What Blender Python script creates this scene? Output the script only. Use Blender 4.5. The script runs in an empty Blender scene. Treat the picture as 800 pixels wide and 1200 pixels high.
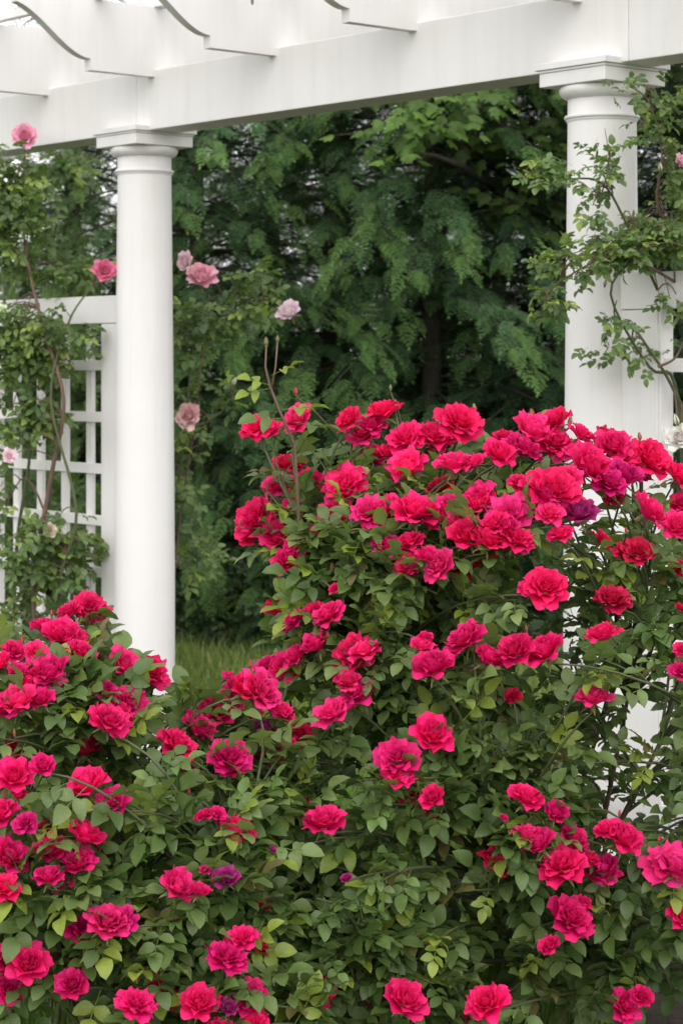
import bpy, math, random
import numpy as np
from mathutils import Vector, Matrix
random.seed(7)
RNG = np.random.default_rng(11)
SC = bpy.context.scene
COL = SC.collection
R = math.radians

# ------------------------------------------------------------------ camera
EYE, F, HX, HY = 1.6, 2500.0, 400.0, 428.0       # focal length in pixels of the 800x1200 frame
cam = bpy.data.cameras.new('camera')
cam.sensor_fit = 'VERTICAL'
cam.sensor_height = 36.0
cam.sensor_width = 24.0
cam.lens = 75.0
cam.shift_y = -(600.0 - HY) / 1200.0
cam.clip_start = 0.1
cam.clip_end = 2000.0
cam.dof.use_dof = True
cam.dof.focus_distance = 4.5
cam.dof.aperture_fstop = 9.5
camo = bpy.data.objects.new('camera', cam)
camo.location = (0, 0, EYE)
camo.rotation_euler = (R(90), 0, 0)
COL.objects.link(camo)
SC.camera = camo

def at(px, py, y):
    return Vector(((px - HX) / F * y, y, EYE + (HY - py) / F * y))

def pix(x, y, z):
    return HX + F * x / y, HY - F * (z - EYE) / y

# ------------------------------------------------------------------ light: bright overcast
SUN_EL, SUN_AZ = R(54), R(180)
w = bpy.data.worlds.new('World')
SC.world = w
w.use_nodes = True
nt = w.node_tree
for n in list(nt.nodes):
    nt.nodes.remove(n)
wo = nt.nodes.new('ShaderNodeOutputWorld')
bg = nt.nodes.new('ShaderNodeBackground')
sky = nt.nodes.new('ShaderNodeTexSky')
sky.sky_type = 'NISHITA'
sky.sun_disc = False
sky.sun_elevation = SUN_EL
sky.sun_rotation = SUN_AZ
sky.air_density = 1.0
sky.dust_density = 1.0
hs = nt.nodes.new('ShaderNodeHueSaturation')     # the cloud layer takes the blue out of the sky
hs.inputs['Saturation'].default_value = 0.06
nt.links.new(sky.outputs[0], hs.inputs['Color'])
nt.links.new(hs.outputs[0], bg.inputs[0])
bg.inputs[1].default_value = 0.15
nt.links.new(bg.outputs[0], wo.inputs[0])
sun = bpy.data.lights.new('sun', 'SUN')
sun.energy = 0.5
sun.angle = R(90)
sun.color = (1.0, 0.97, 0.92)
suno = bpy.data.objects.new('sun', sun)
dirv = Vector((math.sin(SUN_AZ) * math.cos(SUN_EL), math.cos(SUN_AZ) * math.cos(SUN_EL), math.sin(SUN_EL)))
suno.rotation_euler = dirv.to_track_quat('Z', 'Y').to_euler()
COL.objects.link(suno)
SC.view_settings.view_transform = 'Standard'
SC.view_settings.look = 'None'
SC.view_settings.exposure = 1.12
SC.view_settings.gamma = 1.0
SC.render.engine = 'CYCLES'
SC.cycles.max_bounces = 8
SC.cycles.transparent_max_bounces = 4

# ------------------------------------------------------------------ materials
def new_mat(name):
    m = bpy.data.materials.new(name)
    m.use_nodes = True
    t = m.node_tree
    b = t.nodes['Principled BSDF']
    return m, t, b

def noise(t, scale, detail=4.0, rough=0.6, vec=None, stretch=None):
    n = t.nodes.new('ShaderNodeTexNoise')
    n.inputs['Scale'].default_value = scale
    n.inputs['Detail'].default_value = detail
    n.inputs['Roughness'].default_value = rough
    c = t.nodes.new('ShaderNodeTexCoord')
    if stretch:
        mp = t.nodes.new('ShaderNodeMapping')
        mp.inputs['Scale'].default_value = stretch
        t.links.new(c.outputs['Object'], mp.inputs[0])
        t.links.new(mp.outputs[0], n.inputs['Vector'])
    else:
        t.links.new(c.outputs['Object'], n.inputs['Vector'])
    return n

def ramp(t, src, stops):
    r = t.nodes.new('ShaderNodeValToRGB')
    e = r.color_ramp.elements
    e[0].position, e[0].color = stops[0][0], (*stops[0][1], 1)
    e[1].position, e[1].color = stops[-1][0], (*stops[-1][1], 1)
    for p, c in stops[1:-1]:
        k = e.new(p)
        k.color = (*c, 1)
    t.links.new(src, r.inputs[0])
    return r

def mix(t, fac, a, b, mode='MIX'):
    m = t.nodes.new('ShaderNodeMix')
    m.data_type = 'RGBA'
    m.blend_type = mode
    for sock, v in ((m.inputs[0], fac), (m.inputs[6], a), (m.inputs[7], b)):
        if hasattr(v, 'is_output'):
            t.links.new(v, sock)
        elif isinstance(v, (tuple, list)):
            sock.default_value = (*v, 1)
        else:
            sock.default_value = v
    return m.outputs[2]

def paint_mat():
    m, t, b = new_mat('white_paint')
    streak = noise(t, 1.0, 5, 0.7, stretch=(14, 14, 0.9))
    r1 = ramp(t, streak.outputs[0], [(0.34, (0.72, 0.70, 0.67)), (0.5, (0.80, 0.775, 0.75)), (1.0, (0.83, 0.81, 0.79))])
    blot = noise(t, 3.2, 6, 0.65)
    r2 = ramp(t, blot.outputs[0], [(0.30, (0.90, 0.885, 0.86)), (0.55, (1, 1, 1))])
    c = mix(t, 0.8, r1.outputs[0], r2.outputs[0], 'MULTIPLY')
    c = mix(t, 0.5, (0.83, 0.795, 0.79), c)
    t.links.new(c, b.inputs['Base Color'])
    b.inputs['Roughness'].default_value = 0.55
    b.inputs['Specular IOR Level'].default_value = 0.35
    bp = t.nodes.new('ShaderNodeBump')
    bp.inputs['Strength'].default_value = 0.12
    bp.inputs['Distance'].default_value = 0.004
    g = noise(t, 60.0, 3, 0.6, stretch=(1, 1, 0.12))
    t.links.new(g.outputs[0], bp.inputs['Height'])
    t.links.new(bp.outputs[0], b.inputs['Normal'])
    return m

def leaf_mat(name, back=(0.11, 0.155, 0.075), rough=0.42, spec=0.5, trans=0.22, backmix=0.55):
    m, t, b = new_mat(name)
    a = t.nodes.new('ShaderNodeAttribute')
    a.attribute_name = 'col'
    n = noise(t, 35.0, 3, 0.6)
    r = ramp(t, n.outputs[0], [(0.3, (0.78, 0.78, 0.78)), (0.7, (1.2, 1.2, 1.15))])
    c = mix(t, 1.0, a.outputs['Color'], r.outputs[0], 'MULTIPLY')
    g = t.nodes.new('ShaderNodeNewGeometry')
    f = t.nodes.new('ShaderNodeMath')
    f.operation = 'MULTIPLY'
    f.inputs[1].default_value = backmix
    t.links.new(g.outputs['Backfacing'], f.inputs[0])
    c = mix(t, f.outputs[0], c, back)
    t.links.new(c, b.inputs['Base Color'])
    b.inputs['Roughness'].default_value = rough
    b.inputs['Specular IOR Level'].default_value = spec
    tr = t.nodes.new('ShaderNodeBsdfTranslucent')
    tc = mix(t, 1.0, c, (1.5, 1.9, 0.6), 'MULTIPLY')
    t.links.new(tc, tr.inputs[0])
    ms = t.nodes.new('ShaderNodeMixShader')
    ms.inputs[0].default_value = trans
    t.links.new(b.outputs[0], ms.inputs[1])
    t.links.new(tr.outputs[0], ms.inputs[2])
    t.links.new(ms.outputs[0], t.nodes['Material Output'].inputs[0])
    return m

def petal_mat():
    m, t, b = new_mat('petal')
    oi = t.nodes.new('ShaderNodeObjectInfo')
    at_ = t.nodes.new('ShaderNodeAttribute')
    at_.attribute_name = 'tipness'
    n = noise(t, 3.0, 3, 0.6)
    r = ramp(t, n.outputs[0], [(0.3, (0.90, 0.90, 0.90)), (0.7, (1.06, 1.06, 1.06))])
    c = mix(t, 1.0, oi.outputs['Color'], r.outputs[0], 'MULTIPLY')
    rr = ramp(t, oi.outputs['Random'], [(0.0, (0.93, 0.88, 0.93)), (1.0, (1.04, 1.12, 1.06))])
    c = mix(t, 1.0, c, rr.outputs[0], 'MULTIPLY')
    # petals are paler towards their edge
    fm = t.nodes.new('ShaderNodeMath')
    fm.operation = 'MULTIPLY'
    fm.inputs[1].default_value = 0.07
    t.links.new(at_.outputs['Fac'], fm.inputs[0])
    c = mix(t, fm.outputs[0], c, (0.98, 0.30, 0.55))
    t.links.new(c, b.inputs['Base Color'])
    b.inputs['Roughness'].default_value = 0.55
    b.inputs['Specular IOR Level'].default_value = 0.22
    tr = t.nodes.new('ShaderNodeBsdfTranslucent')
    t.links.new(c, tr.inputs[0])
    ms = t.nodes.new('ShaderNodeMixShader')
    ms.inputs[0].default_value = 0.22
    t.links.new(b.outputs[0], ms.inputs[1])
    t.links.new(tr.outputs[0], ms.inputs[2])
    t.links.new(ms.outputs[0], t.nodes['Material Output'].inputs[0])
    bp = t.nodes.new('ShaderNodeBump')
    bp.inputs['Strength'].default_value = 0.25
    bp.inputs['Distance'].default_value = 0.05
    v = noise(t, 9.0, 4, 0.6)
    t.links.new(v.outputs[0], bp.inputs['Height'])
    t.links.new(bp.outputs[0], b.inputs['Normal'])
    return m

def plain_mat(name, c1, c2, scale=20.0, rough=0.8, bump=0.3, dist=0.01, stretch=None):
    m, t, b = new_mat(name)
    n = noise(t, scale, 5, 0.65, stretch=stretch)
    r = ramp(t, n.outputs[0], [(0.3, c1), (0.7, c2)])
    t.links.new(r.outputs[0], b.inputs['Base Color'])
    b.inputs['Roughness'].default_value = rough
    bp = t.nodes.new('ShaderNodeBump')
    bp.inputs['Strength'].default_value = bump
    bp.inputs['Distance'].default_value = dist
    t.links.new(n.outputs[0], bp.inputs['Height'])
    t.links.new(bp.outputs[0], b.inputs['Normal'])
    return m

PAINT = paint_mat()
LEAF = leaf_mat('rose_leaf', rough=0.46, spec=0.5, back=(0.14, 0.185, 0.085), trans=0.3)
CONIFER = leaf_mat('conifer_spray', back=(0.07, 0.12, 0.05), rough=0.6, spec=0.25, trans=0.15, backmix=0.25)
BROAD = leaf_mat('broad_leaf', rough=0.5, spec=0.4, trans=0.35)
GRASS = leaf_mat('grass_blade', back=(0.12, 0.2, 0.05), rough=0.55, spec=0.3, trans=0.25, backmix=0.3)
PETAL = petal_mat()
BARK = plain_mat('bark', (0.025, 0.02, 0.015), (0.065, 0.055, 0.04), 18, 0.95, 0.6, 0.02, (1, 1, 0.2))
CANE = plain_mat('cane_green', (0.055, 0.075, 0.028), (0.10, 0.105, 0.045), 25, 0.55, 0.1)
CANE_RED = plain_mat('cane_brown', (0.10, 0.055, 0.035), (0.17, 0.10, 0.07), 25, 0.6, 0.1)
SEPAL = plain_mat('sepal', (0.10, 0.13, 0.04), (0.20, 0.19, 0.07), 20, 0.6, 0.1)
TURF = plain_mat('turf', (0.035, 0.06, 0.018), (0.085, 0.12, 0.035), 9, 0.95, 0.5, 0.03)
MULCH = plain_mat('mulch', (0.018, 0.012, 0.008), (0.075, 0.05, 0.032), 30, 0.95, 0.8, 0.03)
WOODMARK = plain_mat('bare_wood', (0.16, 0.13, 0.10), (0.25, 0.2, 0.16), 60, 0.9, 0.2)
STAMEN = plain_mat('stamen', (0.5, 0.36, 0.08), (0.7, 0.55, 0.15), 60, 0.7, 0.2)

# ------------------------------------------------------------------ mesh helpers
def link(name, me, parent=None, mat=None):
    o = bpy.data.objects.new(name, me)
    COL.objects.link(o)
    if parent is not None:
        o.parent = parent
    if mat is not None and me is not None and len(me.materials) == 0:
        me.materials.append(mat)
    return o

def np_mesh(name, v, f, mat=None, cols=None, smooth=False, fattr=None):
    """v (N,3), f (M,k) all the same k."""
    me = bpy.data.meshes.new(name)
    v = np.asarray(v, dtype=np.float32)
    f = np.asarray(f, dtype=np.int32)
    k = f.shape[1]
    me.vertices.add(len(v))
    me.vertices.foreach_set('co', v.ravel())
    me.loops.add(f.size)
    me.loops.foreach_set('vertex_index', f.ravel())
    me.polygons.add(len(f))
    me.polygons.foreach_set('loop_start', np.arange(0, f.size, k, dtype=np.int32))
    me.polygons.foreach_set('loop_total', np.full(len(f), k, dtype=np.int32))
    if smooth:
        me.polygons.foreach_set('use_smooth', np.ones(len(f), dtype=bool))
    me.update()
    if cols is not None:
        a = me.attributes.new('col', 'FLOAT_COLOR', 'POINT')
        c4 = np.ones((len(v), 4), dtype=np.float32)
        c4[:, :3] = cols
        a.data.foreach_set('color', c4.ravel())
    if fattr is not None:
        a = me.attributes.new('tipness', 'FLOAT', 'POINT')
        a.data.foreach_set('value', np.asarray(fattr, dtype=np.float32))
    if mat is not None:
        me.materials.append(mat)
    return me

def scatter(tv, tf, M, T, cols, vary=None):
    """copies of a template (tv,tf) under N matrices M (N,3,3) and offsets T (N,3); cols (N,3)."""
    n, k = len(M), len(tv)
    v = np.einsum('nij,kj->nki', M, tv) + T[:, None, :]
    f = tf[None, :, :] + (np.arange(n) * k)[:, None, None]
    c = np.repeat(cols[:, None, :], k, axis=1)
    if vary is not None:
        c = c * vary[None, :, None] if vary.ndim == 1 else c * vary[None]
    return v.reshape(-1, 3), f.reshape(-1, tf.shape[1]), c.reshape(-1, 3)

def join(parts):
    vs, fs, cs, o = [], [], [], 0
    for v, f, c in parts:
        vs.append(v); fs.append(f + o); cs.append(c)
        o += len(v)
    return np.concatenate(vs), np.concatenate(fs), np.concatenate(cs)

class MB:
    def __init__(self):
        self.v, self.f = [], []
    def add(self, vs, fs):
        o = len(self.v)
        self.v += [tuple(p) for p in vs]
        self.f += [tuple(i + o for i in q) for q in fs]
    def tube(self, pts, rad, n=6, cap=True):
        pts = [Vector(p) for p in pts]
        if not hasattr(rad, '__len__'):
            rad = [rad] * len(pts)
        vs, fs = [], []
        ref = Vector((0.13, 0.31, 0.94))
        for i, p in enumerate(pts):
            d = (pts[min(i + 1, len(pts) - 1)] - pts[max(i - 1, 0)])
            if d.length < 1e-9:
                d = Vector((0, 0, 1))
            d.normalize()
            a = d.cross(ref)
            if a.length < 0.05:
                a = d.cross(Vector((1, 0, 0)))
            a.normalize()
            b = d.cross(a)
            for j in range(n):
                th = 2 * math.pi * j / n
                vs.append(p + (a * math.cos(th) + b * math.sin(th)) * rad[i])
        for i in range(len(pts) - 1):
            for j in range(n):
                fs.append((i * n + j, i * n + (j + 1) % n, (i + 1) * n + (j + 1) % n, (i + 1) * n + j))
        if cap:
            fs.append(tuple(range(n - 1, -1, -1)))
            fs.append(tuple((len(pts) - 1) * n + j for j in range(n)))
        self.add(vs, fs)
    def lathe(self, prof, n=48, centre=(0, 0, 0)):
        vs, fs = [], []
        cx, cy, cz = centre
        for r, z in prof:
            for j in range(n):
                th = 2 * math.pi * j / n
                vs.append((cx + r * math.cos(th), cy + r * math.sin(th), cz + z))
        for i in range(len(prof) - 1):
            for j in range(n):
                fs.append((i * n + j, i * n + (j + 1) % n, (i + 1) * n + (j + 1) % n, (i + 1) * n + j))
        fs.append(tuple(range(n - 1, -1, -1)))
        fs.append(tuple((len(prof) - 1) * n + j for j in range(n)))
        self.add(vs, fs)
    def box(self, x0, x1, y0, y1, z0, z1, bev=0.0):
        if bev <= 0:
            vs = [(x, y, z) for z in (z0, z1) for x, y in ((x0, y0), (x1, y0), (x1, y1), (x0, y1))]
            self.add(vs, [(3, 2, 1, 0), (4, 5, 6, 7), (0, 1, 5, 4), (1, 2, 6, 5), (2, 3, 7, 6), (3, 0, 4, 7)])
            return
        b = bev
        rings = []
        for z, e in ((z0, b), (z0 + b, 0), (z1 - b, 0), (z1, b)):
            ring = []
            for (cx, sx), (cy, sy) in (((x0, 1), (y0, 1)), ((x1, -1), (y0, 1)), ((x1, -1), (y1, -1)), ((x0, 1), (y1, -1))):
                pa = (cx + sx * (b + e if e else b), cy + sy * e)
                pb = (cx + sx * e, cy + sy * (b + e if e else b))
                if (sx, sy) in ((1, 1), (-1, -1)):
                    ring += [pb, pa]
                else:
                    ring += [pa, pb]
            rings += [(p[0], p[1], z) for p in ring]
        fs = []
        for i in range(3):
            for j in range(8):
                fs.append((i * 8 + j, i * 8 + (j + 1) % 8, (i + 1) * 8 + (j + 1) % 8, (i + 1) * 8 + j))
        fs.append(tuple(range(7, -1, -1)))
        fs.append(tuple(24 + j for j in range(8)))
        self.add(rings, fs)
    def build(self, name, mat, parent=None, smooth=False):
        me = bpy.data.meshes.new(name)
        me.from_pydata(self.v, [], self.f)
        me.update()
        if smooth:
            me.polygons.foreach_set('use_smooth', np.ones(len(me.polygons), dtype=bool))
        return link(name, me, parent, mat)

def empty(name, loc, rz, label, cat, group=None):
    o = bpy.data.objects.new(name, None)
    COL.objects.link(o)
    o.location = loc
    o.rotation_euler = (0, 0, rz)
    o['label'] = label
    o['category'] = cat
    if group:
        o['group'] = group
    return o

def soften(o, width=0.003, angle=30):
    md = o.modifiers.new('edge', 'BEVEL')
    md.width = width
    md.segments = 2
    md.limit_method = 'ANGLE'
    md.angle_limit = R(angle)

# ------------------------------------------------------------------ ground
def grid_ground(name, x0, x1, y0, y1, z, mat, n=2, amp=0.0):
    xs, ys = np.linspace(x0, x1, n), np.linspace(y0, y1, n)
    X, Y = np.meshgrid(xs, ys)
    Z = np.full_like(X, z) + amp * (np.sin(X * 3.1) * np.cos(Y * 2.3) + 0.5 * np.sin(X * 7.7 + Y * 5.1))
    v = np.stack([X, Y, Z], -1).reshape(-1, 3)
    f = []
    for j in range(n - 1):
        for i in range(n - 1):
            a = j * n + i
            f.append((a, a + 1, a + n + 1, a + n))
    me = np_mesh(name, v, np.array(f), mat, smooth=True)
    o = link(name, me)
    o['kind'] = 'structure'
    return o
grid_ground('lawn', -300, 300, -300, 300, 0.0, TURF)
grid_ground('flower_bed', -4.0, 4.5, 3.2, 9.2, 0.02, MULCH, 40, 0.006)

def grass(name, n, region, h0, h1, width, cols, label):
    xs = RNG.uniform(region[0], region[1], n)
    ys = RNG.uniform(region[2], region[3], n)
    h = RNG.uniform(h0, h1, n)
    th = RNG.uniform(0, 2 * math.pi, n)
    lean = RNG.uniform(0.05, 0.55, n) * h
    la = RNG.uniform(0, 2 * math.pi, n)
    wx, wy = np.cos(th) * width / 2, np.sin(th) * width / 2
    base = np.stack([xs, ys, np.zeros(n)], -1)
    wv = np.stack([wx, wy, np.zeros(n)], -1)
    mid = base + np.stack([np.cos(la) * lean * 0.35, np.sin(la) * lean * 0.35, h * 0.6], -1)
    tip = base + np.stack([np.cos(la) * lean, np.sin(la) * lean, h], -1)
    v = np.stack([base - wv, base + wv, mid - wv * 0.8, mid + wv * 0.8, tip], 1).reshape(-1, 3)
    f = np.array([(0, 1, 3), (0, 3, 2), (2, 3, 4)])
    f = (f[None] + (np.arange(n) * 5)[:, None, None]).reshape(-1, 3)
    k = RNG.random((n, 1))
    c = np.array(cols[0]) * (1 - k) + np.array(cols[1]) * k
    c = np.repeat(c[:, None, :], 5, 1).reshape(-1, 3)
    o = link(name, np_mesh(name, v, f, GRASS, c))
    o['kind'] = 'stuff'
    o['label'] = label
    o['category'] = 'grass'
    return o
grass('lawn_grass', 26000, (-2.6, 2.6, 8.9, 12.6), 0.06, 0.17, 0.008, ((0.17, 0.23, 0.06), (0.31, 0.35, 0.12)), 'short lawn grass growing behind the pergola columns')
grass('tall_grass', 7000, (-1.6, 0.6, 4.75, 6.8), 0.25, 0.5, 0.008, ((0.08, 0.16, 0.025), (0.20, 0.30, 0.06)), 'tall green grass blades growing behind the lower left rose bush')

# ------------------------------------------------------------------ pergola
D = Vector((0.651, -0.759, 0)).normalized()       # along the beam, to the right and nearer
N = Vector((-D.y * -1, -D.x, 0))                  # towards the viewer's left
N = Vector((D.y, -D.x, 0))
C1 = Vector((-0.793, 8.6, 0))
ANG = math.atan2(D.y, D.x)                         # local +x = D ; local -y faces N
pergola = empty('pergola', C1, ANG, 'long white painted wooden pergola with round columns and scroll cut rafter tails', 'pergola')
# in pergola coordinates: x runs along D, y = -N (away from the viewer)
TOP = 2.55
COLS = [-1.37, 0.0, 2.477, 3.847]

def shaft_mesh():
    mb = MB()
    prof = []
    for i in range(15):
        t = i / 14
        z = 0.12 + (2.362 - 0.12) * t
        r = 0.1225 - 0.0145 * max(0, t - 0.25) ** 1.3 / 0.75 ** 1.3
        prof.append((r, z))
    prof += [(0.108, 2.364), (0.1125, 2.367), (0.1125, 2.372), (0.108, 2.375), (0.108, 2.44)]
    mb.lathe(prof, 64)
    return mb

def make_column(s):
    o = shaft_mesh().build('column', PAINT, pergola, True)
    o.location = (s, 0, 0)
    a = MB()
    a.lathe([(0.109, 2.370), (0.117, 2.373), (0.1195, 2.378), (0.117, 2.3835), (0.109, 2.386)], 64)
    a.build('astragal', PAINT, o, True)
    e = MB()
    e.lathe([(0.109, 2.436), (0.115, 2.437), (0.125, 2.443), (0.1325, 2.452), (0.1355, 2.462), (0.134, 2.471), (0.130, 2.4755)], 64)
    e.build('echinus', PAINT, o, True)
    b = MB()
    b.box(-0.139, 0.139, -0.139, 0.139, 2.4755, 2.5185)
    b.box(-0.1435, 0.1435, -0.1435, 0.1435, 2.5190, 2.5270)
    b.box(-0.151, 0.151, -0.151, 0.151, 2.5275, 2.5485)
    ab = b.build('abacus', PAINT, o)
    soften(ab, 0.002)
    p = MB()
    p.lathe([(0.125, 0.124), (0.140, 0.119), (0.148, 0.105), (0.148, 0.09), (0.140, 0.075), (0.135, 0.0705)], 64)
    p.build('base_ring', PAINT, o, True)
    q = MB()
    q.box(-0.155, 0.155, -0.155, 0.155, 0.0, 0.07)
    ql = q.build('plinth', PAINT, o)
    soften(ql, 0.003)
    return o
cols_ = [make_column(s) for s in COLS]
for c in cols_[1:]:
    c.data = cols_[0].data

for xa, xb in ((-3.2, 0.055), (0.057, 2.656), (2.6585, 5.6)):       # butt joints over the columns
    bm_ = MB()
    bm_.box(xa, xb, -0.079, 0.079, 2.531, 2.765)
    beam = bm_.build('beam', PAINT, pergola)
    soften(beam, 0.003)

RB = 2.737          # underside of the rafters
RH = 0.275
def rafter_profile():
    """(distance out from the beam centre, height) round one rafter, tail at both ends."""
    pts = []
    tail = []
    tail.append((0.079 + 0.30, RB))
    tail.append((0.079 + 0.302, RB + 0.044))
    # ogee from the notch up to the nose, traced at its own distance
    for i in range(1, 25):
        t = i / 24
        x = 0.381 + 0.33 * t
        s = t * t * (3 - 2 * t)
        s = 0.25 * t ** 1.6 + 0.75 * s
        tail.append((x, RB + 0.044 + 0.185 * s))
    tail.append((0.381 + 0.335, RB + RH))
    for x, z in reversed(tail):
        pts.append((-x, z))
    for x, z in tail:
        pts.append((x, z))
    return pts

def rafter_mb():
    mb = MB()
    pr = rafter_profile()
    n = len(pr)
    th = 0.042
    vs = [(-th, y, z) for y, z in pr] + [(0, y, z) for y, z in pr]
    # strips below the straight top edge
    fs = []
    for i in range(n - 1):
        fs.append((i, i + 1, n + i + 1, n + i))
    fs.append((n - 1, 0, n, 2 * n - 1))
    base = len(vs)
    # side faces as vertical strips up to the top edge
    tops = [(-th, y, RB + RH) for y, z in pr] + [(0, y, RB + RH) for y, z in pr]
    vs2 = vs + tops
    for i in range(n - 1):
        if abs(pr[i][0] - pr[i + 1][0]) < 1e-6:
            continue
        a, b = base + i, base + i + 1
        fs.append((i, a, b, i + 1))
        a, b = base + n + i, base + n + i + 1
        fs.append((n + i, n + i + 1, b, a))
    mb.add(vs2, fs)
    return mb
proto = rafter_mb().build('rafter', PAINT, pergola)
RS = [0.18 + 0.762 * k for k in range(-4, 8)]
proto.location = (RS[0], 0, 0)
for s in RS[1:]:
    c = proto.copy()
    COL.objects.link(c)
    c.location = (s, 0, 0)
for y in (-0.345, -0.06, 0.26, 0.56):
    pm = MB()
    pm.box(-3.1, 5.6, y - 0.02, y + 0.02, RB + RH + 0.001, RB + RH + 0.036)
    pm.build('purlin', PAINT, pergola)
kn = MB()
kn.lathe([(0.006, -0.002), (0.007, 0.0), (0.004, 0.002)], 10)
k = kn.build('knot', WOODMARK, pergola)  # small dark knot in the rafter's side face
k.rotation_euler = (0, R(90), 0)
k.location = (RS[5], -0.19, 2.925)
k.scale = (2.2, 1, 1)

# ------------------------------------------------------------------ trellises
def make_trellis(s0, s1, label):
    """lattice panel along the beam line from column s0 to column s1."""
    t = empty('trellis', C1 + D * s0, ANG, label, 'trellis', 'white lattice trellis panels beside the columns')
    L = s1 - s0
    def part(name, x0, x1, y0, y1, z0, z1, bev=0.0025):
        m = MB()
        m.box(x0, x1, y0, y1, z0, z1)
        o = m.build(name, PAINT, t)
        soften(o, bev)
        return o
    for a, b in ((0.085, 0.255), (L - 0.255, L - 0.085)):
        part('post', a, b, -0.032, 0.032, 0.03, 1.770)
    part('top_rail', 0.085, L - 0.085, -0.034, 0.034, 1.7725, 1.885)
    part('bottom_rail', 0.2555, L - 0.2555, -0.030, 0.030, 0.16, 0.26)
    z = 1.60
    while z > 0.3:
        part('horizontal_lath', 0.256, L - 0.256, -0.018, 0.0, z - 0.021, z + 0.021, 0.0015)
        z -= 0.214
    n = 4
    for i in range(n):
        x = 0.255 + 0.145 + i * (L - 0.51 - 0.29) / (n - 1)
        part('vertical_lath', x - 0.021, x + 0.021, 0.001, 0.02, 0.2605, 1.772, 0.0015)
    for a in (0.2555, L - 0.2555 - 0.012):
        part('stop_bead', a, a + 0.012, -0.028, 0.028, 0.2605, 1.772, 0.0015)
    return t
make_trellis(COLS[0], COLS[1], 'white lattice trellis left of the near left column, half covered by climbing rose')
make_trellis(COLS[2], COLS[3], 'white lattice trellis with wide post right of the right column at the frame edge')

# ------------------------------------------------------------------ rose blooms
def petal(L, W, th0, th1, az, cup, curl, base_r, base_z, seed, nu=7, nv=6, point=0.12):
    """one petal as (verts, faces, tipness). th = angle from the axis, in radians."""
    rs = random.Random(seed)
    ph1, ph2 = rs.uniform(0, 6.28), rs.uniform(0, 6.28)
    ruf = rs.uniform(0.05, 0.12)
    skew = rs.uniform(-0.12, 0.12)
    vs, tp = [], []
    r, z = base_r, base_z
    pr = []
    for j in range(nv):
        v = j / (nv - 1)
        th = th0 + (th1 - th0) * v ** 1.4 + (curl * max(0, v - 0.7) / 0.3)
        pr.append((r, z, th, v))
        st = L / (nv - 1)
        r += math.sin(th) * st
        z += math.cos(th) * st
    for (r, z, th, v) in pr:
        hw = W * (0.20 + 1.0 * math.sin(min(v * 1.2, 1.0) * math.pi / 2) ** 1.1) * (1 - 0.26 * max(0, v - 0.75) / 0.25)
        for i in range(nu):
            u = -1 + 2 * i / (nu - 1)
            au = abs(u)
            drop = (0.26 * au ** 2.6) * L * v * v              # rounded top edge
            drop -= point * L * max(0, 1 - 1.6 * au) ** 1.5 * (v ** 3)
            drop += 0.045 * L * v ** 3 * math.sin(7.0 * u + ph1)
            rr = r - math.sin(th) * drop
            zz = z - math.cos(th) * drop
            # cup: edges rise along the inward normal
            c = cup * W * u * u * (0.4 + 0.6 * v) + ruf * L * v * v * math.sin(3.2 * u + ph1) + 0.5 * ruf * L * v * math.sin(6.0 * u + ph2)
            if au > 0.9:
                c -= 0.3 * curl * W * v * v
            rr -= math.cos(th) * c
            zz += math.sin(th) * c
            x = u * hw + skew * L * v * v
            vs.append((rr, x, zz))
            tp.append(max(0, v - 0.45) / 0.55 * (0.6 + 0.4 * au))
    ca, sa = math.cos(az), math.sin(az)
    vs = [(x * ca - y * sa, x * sa + y * ca, zz) for x, y, zz in vs]
    fs = []
    for j in range(nv - 1):
        for i in range(nu - 1):
            a = j * nu + i
            fs.append((a, a + 1, a + nu + 1, a + nu))
    return vs, fs, tp

def pmesh(name, petals):
    V, Fs, T = [], [], []
    for v, f, t in petals:
        o = len(V)
        V += v
        Fs += [tuple(i + o for i in q) for q in f]
        T += t
    return np_mesh(name, np.array(V), np.array(Fs), PETAL, smooth=True, fattr=T)

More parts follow.
